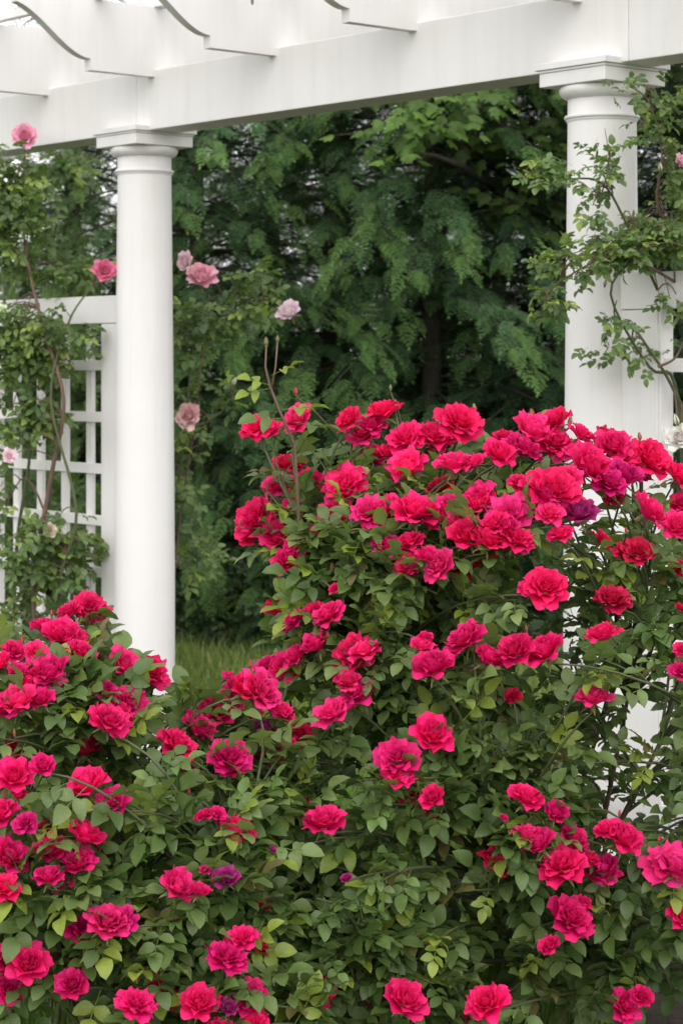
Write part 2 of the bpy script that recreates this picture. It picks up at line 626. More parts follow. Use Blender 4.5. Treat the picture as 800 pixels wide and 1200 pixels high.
BLOOMS = []      # (heart mesh, [petal meshes]) ; radius about 1
def make_bloom(seed, openness):
    rs = random.Random(seed)
    g = rs.uniform(0, 6.28)
    hearts = []
    k = 0
    for ring, (n, L, W, a0, a1, cup, curl, br, bz) in enumerate([
            (3, 0.50, 0.12, 0, -10, 0.8, 0.2, 0.015, 0.20),
            (5, 0.54, 0.17, 4, -2, 0.7, 0.6, 0.07, 0.17),
            (7, 0.60, 0.21, 10, 16, 0.55, 1.0, 0.12, 0.13),
            (8, 0.68, 0.25, 20, 36, 0.4, 1.1, 0.16, 0.08)]):
        for i in range(n):
            az = g + (i + 0.5 * ring) * 2 * math.pi / n + rs.uniform(-0.2, 0.2)
            o = openness * (0.6 + 0.3 * ring)
            hearts.append(petal(L * rs.uniform(0.85, 1.1), W * rs.uniform(0.85, 1.15), R(a0 + 12 * o), R(a1 + 26 * o + rs.uniform(-8, 8)), az, cup, curl * rs.uniform(0.3, 1.2), br, bz, seed * 100 + k, 6, 5, rs.uniform(-0.05, 0.10)))
            k += 1
    outs = []
    for ring, (n, L, W, a0, a1, cup, curl, br, bz) in enumerate([
            (7, 0.80, 0.32, 34, 56, 0.35, 1.0, 0.16, 0.03),
            (7, 0.90, 0.38, 54, 84, 0.28, 0.8, 0.13, -0.04)]):
        for i in range(n):
            az = g + 0.4 + (i + 0.5 * ring) * 2 * math.pi / n + rs.uniform(-0.22, 0.22)
            outs.append(petal(L * rs.uniform(0.85, 1.1), W * rs.uniform(0.85, 1.15), R(a0 + 10 * openness), R(a1 + 22 * openness + rs.uniform(-20, 16)), az, cup * rs.uniform(0.5, 1.4), curl * rs.uniform(0.2, 1.3), br, bz, seed * 100 + k, 7, 6, rs.uniform(-0.08, 0.13)))
            k += 1
    heart = pmesh('rose', hearts)
    pm = [pmesh('petal', [p]) for p in outs]
    full = pmesh('rose', hearts + outs)
    return heart, pm, full
for i in range(9):
    BLOOMS.append(make_bloom(40 + i, [0.0, 0.3, 0.6, 0.9, 0.2, 0.5, 0.75, 1.1, -0.3][i]))
# cup shaped half open garden roses for the climbers
CUPS = [make_bloom(90 + i, -0.75) for i in range(3)]

def calyx_mb():
    mb = MB()
    mb.lathe([(0.03, -0.42), (0.10, -0.34), (0.13, -0.22), (0.10, -0.10), (0.12, -0.03), (0.05, 0.0)], 8)
    for i in range(5):
        a = i * 2 * math.pi / 5
        c, s = math.cos(a), math.sin(a)
        P = [(0.11, -0.10, 0.07), (0.30, -0.13, 0.075), (0.50, -0.24, 0.04), (0.62, -0.36, 0.004)]
        vs = []
        for r, z, hw in P:
            vs += [(r * c - hw * s, r * s + hw * c, z), (r * c + hw * s, r * s - hw * c, z)]
        mb.add(vs, [(0, 1, 3, 2), (2, 3, 5, 4), (4, 5, 7, 6)])
    return mb
_c = calyx_mb().build('calyx', SEPAL)
CALYX = _c.data
bpy.data.objects.remove(_c)

def frame_z(n, spin=0.0):
    n = Vector(n).normalized()
    a = n.cross(Vector((0, 1, 0.001)))
    if a.length < 0.05:
        a = n.cross(Vector((1, 0, 0)))
    a.normalize()
    b = n.cross(a)
    M = Matrix((a, b, n)).transposed()
    return M @ Matrix.Rotation(spin, 3, 'Z')

FRESH = [(0.90, 0.004, 0.15), (0.93, 0.010, 0.18), (0.86, 0.003, 0.12), (0.94, 0.022, 0.21), (0.90, 0.006, 0.16)]
MAG = [(0.80, 0.003, 0.16), (0.76, 0.003, 0.17), (0.84, 0.005, 0.17)]
SHADED = [(0.68, 0.003, 0.06), (0.72, 0.004, 0.07)]  # shade put into the colour of blooms set deeper in the bush
PURP = [(0.42, 0.02, 0.20), (0.36, 0.015, 0.17)]
TONES = {'f': FRESH, 'm': MAG, 'd': SHADED, 'p': PURP}

def add_rose(parent, p, n, radius, color, kind=None, petals=True, calyx=True, rnd=random, flat=1.0):
    """a bloom as a part of its bush; parent sits at the origin with no rotation."""
    heart, pm, full = kind if kind else rnd.choice(BLOOMS)
    M = frame_z(n, rnd.uniform(0, 6.28))
    M4 = Matrix.Translation(p) @ M.to_4x4() @ Matrix.Diagonal((radius * 1.22, radius * 1.22, radius * 1.22 * flat, 1))
    c = [max(0.0, v * rnd.uniform(0.9, 1.1)) for v in color]
    o = bpy.data.objects.new('rose', heart if petals else full)
    COL.objects.link(o)
    o.parent = parent
    o.matrix_parent_inverse = parent.matrix_world.inverted() if parent.matrix_world else Matrix()
    o.matrix_basis = M4
    o.color = (*c, 1)
    if petals:
        for m in pm:
            q = bpy.data.objects.new('petal', m)
            COL.objects.link(q)
            q.parent = o
            q.color = (*[v * rnd.uniform(0.93, 1.07) for v in c], 1)
    if calyx:
        q = bpy.data.objects.new('calyx', CALYX)
        COL.objects.link(q)
        q.parent = o
    return o

# ------------------------------------------------------------------ rose leaves
def leaflet(L, W, arch, fold, seed, serr=True):
    rs = random.Random(seed)
    n = 7
    vs, fs = [], []
    prof = [0.0, 0.70, 0.97, 1.0, 0.86, 0.56, 0.0]
    tw = rs.uniform(-0.25, 0.25)
    for i in range(n):
        t = i / (n - 1)
        y = L * t
        z = -arch * L * t * t + 0.05 * L * math.sin(math.pi * t)
        hw = W / 2 * prof[i]
        dz = fold * hw
        jl = (0.07 * L / (n - 1)) * (1 if i % 2 else -1) if serr else 0
        wob = rs.uniform(-0.06, 0.06) * W
        vs += [(-hw, y + jl, z + dz + wob + tw * hw), (0, y, z), (hw, y + jl, z + dz - wob - tw * hw)]
    for i in range(n - 1):
        a = i * 3
        fs += [(a, a + 1, a + 4, a + 3), (a + 1, a + 2, a + 5, a + 4)]
    return vs, fs

def compound(seed, n=5, size=1.0):
    """pinnate rose leaf, rachis along +y, top faces +z. unit: leaflet about 0.42 long, whole leaf about 1."""
    rs = random.Random(seed)
    V, Fs, shade = [], [], []
    def put(px, py, pz, ang, L, W):
        vs, fs = leaflet(L, W, rs.uniform(0.08, 0.34), rs.uniform(0.12, 0.55), rs.random())
        roll = rs.uniform(-0.3, 0.3)
        pitch = rs.uniform(-0.35, 0.15)
        M = Matrix.Rotation(ang, 3, 'Z') @ Matrix.Rotation(pitch, 3, 'X') @ Matrix.Rotation(roll, 3, 'Y')
        o = len(V)
        k = rs.uniform(0.86, 1.14)
        for p in vs:
            q = M @ Vector(p) + Vector((px, py, pz))
            V.append(tuple(q))
            shade.append(k)
        for q in fs:
            Fs.append(tuple(i + o for i in q))
    droop = rs.uniform(0.02, 0.25)
    def rz(y):
        return -droop * y * y
    pts = [0.30, 0.52] if n == 5 else ([0.4] if n == 3 else [0.2, 0.4, 0.58])
    for k, y in enumerate(pts):
        s = 0.30 + 0.10 * (k + 1) / len(pts)
        for sd in (-1, 1):
            put(0, y, rz(y), sd * R(rs.uniform(52, 78)), s * rs.uniform(0.9, 1.1), s * 0.62)
    put(0, 0.64, rz(0.64), rs.uniform(-0.2, 0.2), 0.46, 0.30)
    # rachis, a thin four sided strip
    o = len(V)
    for y in (0, 0.33, 0.66):
        w = 0.010
        V += [(-w, y, rz(y)), (0, y, rz(y) + w), (w, y, rz(y))]
        shade += [1.25] * 3
    for i in range(2):
        for j in range(3):
            a = o + i * 3
            Fs.append((a + j, a + (j + 1) % 3, a + 3 + (j + 1) % 3, a + 3 + j))
    return np.array(V), np.array(Fs), np.array(shade)

LEAVES = [compound(i, n) for i, n in enumerate([5, 5, 5, 3, 5, 5])]
LT = [  # own colour of the leaf by age: mature, mid, young, bronze
    np.array((0.078, 0.130, 0.036)), np.array((0.112, 0.172, 0.048)), np.array((0.150, 0.210, 0.068)),
    np.array((0.22, 0.28, 0.045)), np.array((0.13, 0.115, 0.040))]
LEAF_DATA = {}
def leaf_data(shape, tint, tints, tag):
    k = (shape, tint, tag)
    if k not in LEAF_DATA:
        V, Fs, sh = LEAVES[shape]
        LEAF_DATA[k] = np_mesh('leaf', V, Fs, LEAF, tints[tint][None] * sh[:, None], smooth=True)
    return LEAF_DATA[k]

class LeafBag:
    def __init__(self, tints=LT, tag='bush'):
        self.items = []          # (score, shape, tint, M(3x3 np), T)
        self.tints, self.tag = tints, tag
    def add(self, p, d, up, size, shape, tint):
        d = Vector(d)
        if d.length < 1e-6:
            d = Vector((0, -1, 0))
        d.normalize()
        up = Vector(up)
        up = up - d * up.dot(d)
        if up.length < 1e-3:
            up = d.cross(Vector((1, 0, 0)))
        up.normalize()
        x = d.cross(up)
        M = np.array(Matrix((x, d, up)).transposed()) * size
        px, py = pix(p.x, p.y, p.z)
        inside = (-10 < px < 810) and (-10 < py < 1205)
        cdir = (Vector((0, 0, EYE)) - p).normalized()
        score = (abs(up.dot(cdir)) * 0.5 + 0.5) * size / p.y
        self.items.append([score if inside else -1, shape, tint, M, np.array(p), p.y, px, py])
    def finish(self, parent, nparts, cell=9.0):
        """the leaves that show largest become parts: nearest leaf in each small direction cell first."""
        it = self.items
        order = sorted(range(len(it)), key=lambda i: it[i][5])
        seen, pick = {}, []
        for i in order:
            if it[i][0] < 0:
                continue
            k = (int(it[i][6] / cell), int(it[i][7] / cell))
            if k in seen:
                continue
            seen[k] = 1
            pick.append((it[i][0], i))
        pick.sort(reverse=True)
        chosen = set(i for _, i in pick[:nparts])
        for i in chosen:
            _, shape, tint, M, T = it[i][:5]
            o = bpy.data.objects.new('leaf', leaf_data(shape, tint, self.tints, self.tag))
            COL.objects.link(o)
            o.parent = parent
            o.matrix_basis = Matrix.Translation(T) @ Matrix(M.tolist()).to_4x4()
        parts = []
        for s in range(len(LEAVES)):
            idx = [i for i in range(len(it)) if i not in chosen and it[i][1] == s]
            if not idx:
                continue
            V, Fs, sh = LEAVES[s]
            M = np.stack([it[i][3] for i in idx])
            T = np.stack([it[i][4] for i in idx])
            c = np.stack([self.tints[it[i][2]] for i in idx]) * RNG.uniform(0.82, 1.18, (len(idx), 1))
            parts.append(scatter(V, Fs, M, T, c, sh))
        v, f, c = join(parts)
        o = link('foliage', np_mesh('foliage', v, f, LEAF, c), parent)
        o['kind'] = 'stuff'
        return len(it)

def curve(a, b, bend, n=7):
    """smooth curve a->b; bend is a vector added at the middle."""
    return [a.lerp(b, t) + bend * (4 * t * (1 - t)) for t in [i / (n - 1) for i in range(n)]]

def rand_tint(rs, top=0.0):
    x = rs.random()
    if x < 0.06 + 0.16 * top:
        return 3
    if x < 0.08 + 0.19 * top:
        return 4
    return rs.choice([0, 1, 1, 2])

def bud_mb(color_open=True):
    mb = MB()
    mb.lathe([(0.01, 0.0), (0.22, 0.12), (0.30, 0.35), (0.27, 0.62), (0.16, 0.92), (0.03, 1.15)], 9)
    return mb
_b = bud_mb().build('bud', PETAL, None, True); BUD = _b.data; bpy.data.objects.remove(_b)
def sep_mb():
    mb = MB()
    mb.lathe([(0.05, -0.30), (0.17, -0.20), (0.20, -0.05), (0.13, 0.02)], 8)
    for i in range(5):
        a = i * 2 * math.pi / 5
        c, s = math.cos(a), math.sin(a)
        P = [(0.17, 0.0, 0.10), (0.325, 0.36, 0.11), (0.27, 0.78, 0.06), (0.16, 1.25, 0.01)]
        vs = []
        for r, z, hw in P:
            vs += [(r * c - hw * s, r * s + hw * c, z), (r * c + hw * s, r * s - hw * c, z)]
        mb.add(vs, [(0, 1, 3, 2), (2, 3, 5, 4), (4, 5, 7, 6)])
    return mb
_b = sep_mb().build('sepals', SEPAL); SEPALS = _b.data; bpy.data.objects.remove(_b)

def add_bud(parent, p, n, size, color):
    o = bpy.data.objects.new('bud', BUD)
    COL.objects.link(o)
    o.parent = parent
    o.matrix_basis = Matrix.Translation(p) @ frame_z(n, random.uniform(0, 6)).to_4x4() @ Matrix.Diagonal((size, size, size, 1))
    o.color = (*color, 1)
    q = bpy.data.objects.new('sepals', SEPALS)
    COL.objects.link(q)
    q.parent = o
    return o

# ------------------------------------------------------------------ the two big bushes
def ray_blobs(px, py, blobs):
    """first hit of the view ray through a photo point with the bush volume (None when it passes by)."""
    d = Vector(((px - HX) / F, 1.0, (HY - py) / F))
    o = Vector((0, 0, EYE))
    best = None
    near = None
    for c, r in blobs:
        oc = Vector(((o.x - c[0]) / r[0], (o.y - c[1]) / r[1], (o.z - c[2]) / r[2]))
        dd = Vector((d.x / r[0], d.y / r[1], d.z / r[2]))
        A, B, C = dd.dot(dd), 2 * oc.dot(dd), oc.dot(oc) - 1
        disc = B * B - 4 * A * C
        tm = -B / (2 * A)
        if disc >= 0:
            t = (-B - math.sqrt(disc)) / (2 * A)
            if best is None or t < best:
                best = t
        else:
            miss = C - B * B / (4 * A)
            if near is None or miss < near[0]:
                near = (miss, tm)
    return best if best is not None else near[1]

def make_bush(label, blobs, blooms, buds, base, ntips, seed, gap=None, nleaf=300, leafsize=(0.076, 0.114), top_free=None):
    rs = random.Random(seed)
    root = empty('rose_bush', (0, 0, 0), 0, label, 'rose bush', 'red rose bushes in front of the pergola')
    bag = LeafBag()
    stems = MB()
    canes = []
    # main canes from the ground
    crowns = []
    for i in range(11):
        c, r = blobs[i % len(blobs)]
        a = i * 2.4
        foot = Vector((base[0] + 0.10 * math.cos(a), base[1] + 0.10 * math.sin(a), 0.0))
        tip = Vector((c[0] + r[0] * 0.45 * math.cos(a), c[1] + r[1] * 0.45 * math.sin(a), c[2] + r[2] * rs.uniform(0.0, 0.35)))
        cv = curve(foot, tip, Vector((rs.uniform(-.04, .04), rs.uniform(-.04, .04), 0.02)), 9)
        m = MB()
        m.tube(cv, [0.0085 - 0.0005 * k for k in range(9)], 6)
        m.build('cane', CANE_RED if i % 3 == 0 else CANE, root, True)
        crowns += cv[3:]
    def nearest(p, minz):
        best, bd = None, 9
        for q in crowns:
            if q.z > minz:
                continue
            d = (q - p).length + 0.25 * abs(q.z - p.z + 0.3) + rs.uniform(0, 0.12)
            if d < bd:
                best, bd = q, d
        return best if best is not None else crowns[0]
    def grow(tip, outward, start_skip, nleaves, top):
        a = nearest(tip, tip.z - 0.10)
        L = (tip - a).length
        cv = curve(a, tip, Vector((0, 0, 0.05)) + outward * 0.06 * L * 2 + Vector((rs.uniform(-.04, .04), rs.uniform(-.03, .03), 0)), 8)
        stems.tube(cv, [0.0045, 0.0042, 0.0038, 0.0034, 0.003, 0.0027, 0.0024, 0.0021], 5, cap=False)
        for k in range(nleaves):
            t = start_skip + (1 - start_skip) * 0.0
            t = rs.uniform(0.36, 1.0 - start_skip)
            i = t * 7
            i0 = min(6, int(i))
            p = cv[i0].lerp(cv[i0 + 1], i - i0)
            tang = (cv[i0 + 1] - cv[i0]).normalized()
            th = rs.uniform(0, 6.28)
            side = tang.cross(Vector((math.cos(th), math.sin(th), 0.2))).normalized()
            side.z *= 0.5
            d = side * 1.0 + outward * 0.55 + tang * 0.2 + Vector((0, 0, rs.uniform(-0.30, 0.22)))
            up = Vector((rs.uniform(-.4, .4), rs.uniform(-.4, .25), 1.0)) + outward * 0.28
            sz = rs.uniform(*leafsize) * (0.8 if t > 0.85 else 1.0)
            bag.add(p, d, up, sz, rs.randrange(len(LEAVES)), rand_tint(rs, top * (1.0 if t > 0.75 else 0.3)))
    topz = max(c[2] + r[2] for c, r in blobs)
    centre = Vector(blobs[0][0])
    companions = [(bx + rs.uniform(-0.75, 0.75) * bd, by + rs.uniform(-0.35, 0.7) * bd, bd * rs.uniform(0.6, 0.9), rs.choice('ffmd')) for bx, by, bd, bt in blooms if bd > 34 and rs.random() < 0.5 and not (670 < bx and 680 < by < 900)]
    for (px, py, dpx, tone) in list(blooms) + companions:
        y = ray_blobs(px, py, blobs)
        c0 = blobs[0][0]
        y -= rs.uniform(0.0, 0.06)
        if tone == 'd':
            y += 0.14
        p = at(px, py, y)
        rad = dpx * (0.54 if py < 640 else 0.50) * rs.uniform(0.88, 1.02) * y / F
        outw = (p - Vector(c0)); outw.z *= 0.5
        outw.normalize()
        n = Vector((outw.x * 0.35 + rs.uniform(-.5, .5), -0.40 + rs.uniform(-.4, .3), 0.85 + rs.uniform(-.35, .2)))
        if tone == 'p':
            add_rose(root, p, n, rad, rs.choice(TONES[tone]), CUPS[rs.randrange(3)], True, True, rs).__setitem__('label', 'fading purple rose going over')
        else:
            add_rose(root, p, n, rad * (0.9 if tone != 'd' and rs.random() < 0.15 else 1.0), rs.choice(TONES[tone]), CUPS[rs.randrange(3)] if rs.random() < 0.16 else None, dpx >= 24, True, rs)
        n = n.normalized()
        grow(p - n * rad * 0.45, outw, 0.16 if py > 600 or px < 270 else 0.3, 5 if py > 600 or px < 270 else 3, 1.0)
    extra = [(bx + rs.uniform(-26, 26), by - rs.uniform(14, 34), rs.choice([BUDC, BUDC, (0.35, 0.4, 0.15)]), rs.uniform(0.010, 0.017)) for bx, by, bd, bt in blooms if rs.random() < 0.3]
    for (px, py, col, s) in list(buds) + extra:
        y = ray_blobs(px, py, blobs)
        p = at(px, py, y)
        add_bud(root, p, (rs.uniform(-.2, .2), rs.uniform(-.2, .1), 1), s, col)
        grow(p - Vector((0, 0, 0.005)), Vector((0, -0.4, 0.3)), 0.2, 2, 1.0)
    made = 0
    while made < ntips:
        c, r = rs.choice(blobs)
        u = Vector((rs.gauss(0, 1), rs.gauss(0, 1), rs.gauss(0.15, 1))).normalized()
        if u.y > 0.15 and rs.random() < 0.55:
            continue
        k = 1.0 - 0.42 * rs.random() ** 1.6 + rs.uniform(-0.02, 0.05)
        p = Vector((c[0] + u.x * r[0] * k, c[1] + u.y * r[1] * k, c[2] + u.z * r[2] * k))
        if p.z < 0.18:
            continue
        q = pix(*p)
        if gap and gap(q[0], q[1], rs):
            continue
        made += 1
        o = Vector((u.x, u.y, u.z * 0.4))
        grow(p, o, 0.0, 9, max(0.0, (p.z - (topz - 0.5)) / 0.5) * 0.5 + 0.1)
    so = stems.build('stem', CANE, root, True)
    so['kind'] = 'stuff'
    n = bag.finish(root, nleaf)
    return root, bag

A = [(303,505,34,'f'),(320,508,28,'f'),(353,494,38,'f'),(334,548,30,'d'),(351,546,26,'d'),(412,496,34,'f'),(428,511,42,'f'),
(452,489,38,'f'),(478,519,46,'f'),(440,543,44,'m'),(481,555,48,'f'),(459,551,34,'m'),(506,517,40,'f'),(536,501,52,'f'),(523,518,34,'f'),
(532,551,48,'f'),(518,575,32,'d'),(327,575,36,'f'),(364,575,44,'f'),(408,573,48,'f'),(304,612,48,'f'),(324,618,32,'d'),(349,598,30,'f'),
(351,616,38,'d'),(395,604,36,'f'),(376,602,26,'d'),(484,608,58,'f'),(518,609,38,'m'),(540,619,38,'f'),(424,627,26,'d'),(456,573,26,'d'),(421,555,24,'m'),
(619,513,50,'f'),(609,532,46,'m'),(648,524,46,'f'),(653,499,38,'f'),(678,514,36,'f'),(582,537,42,'f'),(557,547,30,'f'),(716,528,44,'f'),
(731,538,36,'f'),(754,542,48,'f'),(684,555,56,'f'),(677,538,40,'f'),(728,565,48,'m'),(712,571,36,'m'),(792,564,44,'f'),(646,582,56,'f'),
(628,580,42,'f'),(667,566,36,'f'),(564,586,40,'f'),(608,571,30,'f'),(614,599,42,'m'),(596,609,46,'f'),(549,633,50,'f'),(581,620,38,'f'),
(677,608,46,'p'),(657,600,34,'m'),(754,604,48,'f'),(797,594,28,'f'),(792,620,38,'f'),(720,587,20,'d'),(643,606,30,'f'),
(297,632,28,'f'),(331,633,46,'f'),(350,641,30,'m'),(457,647,46,'m'),(435,648,20,'d'),(484,672,52,'f'),(518,667,44,'f'),(329,721,38,'d'),
(388,725,48,'f'),(370,718,24,'f'),(343,735,15,'f'),(393,691,18,'m'),(375,760,46,'m'),(352,772,38,'m'),(337,786,40,'f'),(418,771,50,'f'),
(493,762,30,'f'),(498,749,20,'m'),(509,787,52,'m'),(568,640,46,'f'),(603,637,40,'f'),(552,668,22,'d'),(638,694,50,'f'),(619,693,28,'f'),
(716,708,42,'d'),(707,750,46,'f'),(549,755,50,'f'),(606,767,48,'f'),(641,769,48,'f'),(702,637,28,'d'),(746,650,38,'d'),(731,649,28,'d'),
(792,667,22,'d'),(798,763,22,'f'),(799,790,30,'m'),(796,714,14,'d'),(393,841,50,'f'),(425,817,46,'m'),(504,866,50,'f'),(467,893,50,'m'),
(466,913,38,'f'),(490,946,50,'d'),(601,817,20,'d'),(694,825,46,'f'),(614,941,52,'f'),(589,960,13,'m'),(726,988,48,'f'),(710,976,30,'f'),
(586,1016,50,'d'),(660,1021,58,'f'),(634,994,44,'m'),(668,987,38,'f'),(783,1019,56,'f'),(711,1025,42,'m'),(697,1020,36,'f'),(665,1080,56,'m'),
(709,1055,42,'d'),(645,1110,26,'f'),(797,1079,38,'m'),(380,970,58,'f'),(406,1031,15,'p'),(417,1143,46,'d'),(368,1172,56,'f'),
(333,1190,44,'f'),(473,1176,54,'f'),(573,1181,48,'f'),(727,1182,40,'m'),(547,1195,20,'d')]
B = [(105,714,44,'f'),(119,721,28,'f'),(84,720,32,'f'),(54,741,36,'f'),(71,751,50,'f'),(85,753,38,'f'),(42,768,34,'f'),(93,769,38,'f'),
(15,766,32,'f'),(5,781,36,'f'),(64,795,54,'m'),(29,805,42,'f'),(25,829,52,'f'),(7,835,46,'f'),(51,824,36,'m'),(174,791,48,'f'),(123,811,28,'m'),
(148,827,46,'m'),(125,850,46,'m'),(138,838,38,'m'),(74,818,22,'d'),(207,818,18,'d'),(98,884,44,'d'),(17,914,52,'f'),(25,880,40,'d'),
(20,935,32,'f'),(5,958,42,'m'),(105,928,58,'f'),(132,948,56,'f'),(7,1009,52,'m'),(61,972,32,'d'),(94,985,52,'f'),(60,1002,48,'f'),(88,1006,44,'m'),
(202,938,22,'d'),(241,958,22,'m'),(255,955,20,'m'),(205,878,48,'f'),(229,860,46,'f'),(256,837,48,'f'),(270,808,38,'f'),(301,814,52,'f'),
(285,812,42,'f'),(291,838,30,'d'),(325,838,38,'f'),(310,860,34,'p'),(313,888,42,'d'),(268,893,46,'m'),(341,874,16,'f'),(57,1033,44,'f'),
(89,1050,38,'m'),(42,1072,34,'d'),(125,1087,54,'f'),(98,1100,50,'m'),(35,1133,52,'f'),(8,1130,42,'m'),(76,1137,46,'d'),(111,1138,42,'d'),
(204,1043,50,'f'),(147,1057,26,'d'),(186,1165,46,'d'),(159,1182,44,'m'),(234,1180,50,'f'),(264,1128,46,'m'),(274,984,56,'f'),(265,1034,34,'p'),
(318,997,11,'p'),(308,1063,18,'d'),(285,1103,42,'m'),(240,1021,14,'m'),(295,1173,50,'m'),(266,1183,26,'p'),(3,1045,42,'f'),(34,1000,28,'d')]
BUDC = (0.75, 0.02, 0.09)
PALE = (0.75, 0.45, 0.42)
budsA = [(434,490,BUDC,0.014),(463,478,PALE,0.016),(624,492,BUDC,0.022),(667,498,PALE,0.018),(646,512,BUDC,0.014),(345,508,PALE,0.012),
         (515,520,BUDC,0.012),(716,520,BUDC,0.012),(414,512,PALE,0.012),(330,560,PALE,0.013),(313,573,BUDC,0.012)]
blobsA = [((0.37, 4.78, 0.80), (0.60, 0.58, 0.62)), ((0.12, 4.62, 0.52), (0.52, 0.55, 0.50)), ((0.80, 4.75, 0.60), (0.50, 0.55, 0.62)),
          ((0.10, 4.85, 1.02), (0.30, 0.32, 0.34))]
blobsB = [((-0.64, 4.35, 0.58), (0.42, 0.45, 0.47)), ((-0.33, 4.28, 0.42), (0.42, 0.42, 0.42)), ((-0.10, 4.30, 0.25), (0.36, 0.36, 0.32))]

def gapA(px, py, rs):
    if py < 575 and rs.random() < 0.75:
        return True
    if 675 < px < 775 and 560 < py < 1000:
        return rs.random() < (0.5 if py < 860 else 0.35)
    if px < (275 if py < 760 else 330) and py < 890:
        return rs.random() < 0.97
    if px < 360 and 640 < py < 690:
        return rs.random() < 0.4
    if px < 400 and 780 < py < 910:
        return rs.random() < 0.88
    return False
def gapB(px, py, rs):
    if 140 < px < 400 and py < 890:
        return rs.random() < 0.9
    if px < 150 and py > 1140:
        return True
    if px < 60 and py > 1090:
        return rs.random() < 0.8
    return False
bushA, bagA = make_bush('tall dense red rose bush filling the right foreground, before the right column', blobsA, A, budsA, (0.38, 4.85), 420, 3, gapA)
bushB, bagB = make_bush('lower red rose bush in the left foreground, before the left column', blobsB, B, [], (-0.5, 4.42), 270, 5, gapB)

# ------------------------------------------------------------------ climbing roses
CT = [np.array((0.095, 0.150, 0.055)), np.array((0.125, 0.19, 0.065)), np.array((0.17, 0.24, 0.075)), np.array((0.26, 0.33, 0.08)), np.array((0.12, 0.09, 0.05))]

def make_climber(label, canes_px, sprays, roses, buds, seed, nleaf=300, leafsize=(0.070, 0.11)):
    rs = random.Random(seed)
    root = empty('climbing_rose', (0, 0, 0), 0, label, 'climbing rose', 'climbing roses on the trellises')
    bag = LeafBag(CT, 'climber')
    pts = []
    for pl, r0 in canes_px:
        P = [at(*q) if len(q) == 3 else Vector(q[:3]) for q in pl]
        # smooth by Catmull-Rom
        cv = []
        for i in range(len(P) - 1):
            p0, p1, p2, p3 = P[max(0, i - 1)], P[i], P[i + 1], P[min(len(P) - 1, i + 2)]
            for k in range(5):
                t = k / 5
                cv.append(0.5 * ((2 * p1) + (p2 - p0) * t + (2 * p0 - 5 * p1 + 4 * p2 - p3) * t * t + (3 * p1 - p0 - 3 * p2 + p3) * t ** 3))
        cv.append(P[-1])
        n = len(cv)
        m = MB()
        m.tube(cv, [r0 * (1 - 0.7 * i / (n - 1)) for i in range(n)], 6)
        m.build('cane', CANE_RED if rs.random() < 0.6 else CANE, root, True)
        pts += cv
    stems = MB()
    for (cx, cy, y, rx, ry, ry_d, n) in sprays:
        made = 0
        while made < n:
            a, b = rs.gauss(0, 0.5), rs.gauss(0, 0.5)
            if a * a + b * b > 1.2:
                continue
            p = at(cx + a * rx, cy + b * ry, y + rs.gauss(0, ry_d))
            if p.z < 0.05:
                continue
            made += 1
            q = min(pts, key=lambda q: (q - p).length + rs.uniform(0, 0.1))
            if rs.random() < 0.3 and (q - p).length < 0.5:
                stems.tube(curve(q, p, Vector((0, 0, 0.03)), 5), [0.0028, 0.0025, 0.002, 0.0018, 0.0015], 4, cap=False)
            o = (p - q)
            o = o.normalized() if o.length > 1e-3 else Vector((0, -1, 0))
            for k in range(rs.choice([2, 3, 3])):
                d = o * 0.5 + Vector((rs.uniform(-1, 1), rs.uniform(-0.9, 0.5), rs.uniform(-0.7, 0.35)))
                up = Vector((rs.uniform(-.5, .5), rs.uniform(-.8, .1), 0.9))
                bag.add(p + Vector((rs.uniform(-.03, .03), rs.uniform(-.03, .03), rs.uniform(-.03, .03))), d, up, rs.uniform(*leafsize), rs.randrange(len(LEAVES)), rs.choice([0, 0, 1, 1, 1, 2, 2, 3]))
    for (px, py, y, dpx, col) in roses:
        p = at(px, py, y)
        n = Vector((rs.uniform(-.5, .5), -0.7, rs.uniform(0.1, 0.7)))
        add_rose(root, p, n, dpx * 0.5 * y / F, col, CUPS[rs.randrange(3)], dpx > 18, True, rs)
        q = min(pts, key=lambda q: (q - p).length)
        stems.tube(curve(q, p - n.normalized() * 0.02, Vector((0, 0, 0.04)), 6), [0.003, 0.0028, 0.0026, 0.0024, 0.002, 0.002], 5, cap=False)
    for (px, py, y, s, col) in buds:
        p = at(px, py, y)
        add_bud(root, p, (rs.uniform(-.4, .4), -0.2, 1), s, col)
        q = min(pts, key=lambda q: (q - p).length)
        stems.tube(curve(q, p, Vector((0, 0, 0.02)), 6), [0.0024] * 6, 5, cap=False)
    so = stems.build('stem', CANE_RED, root, True)
    so['kind'] = 'stuff'
    bag.finish(root, nleaf, 6.0)
    return root

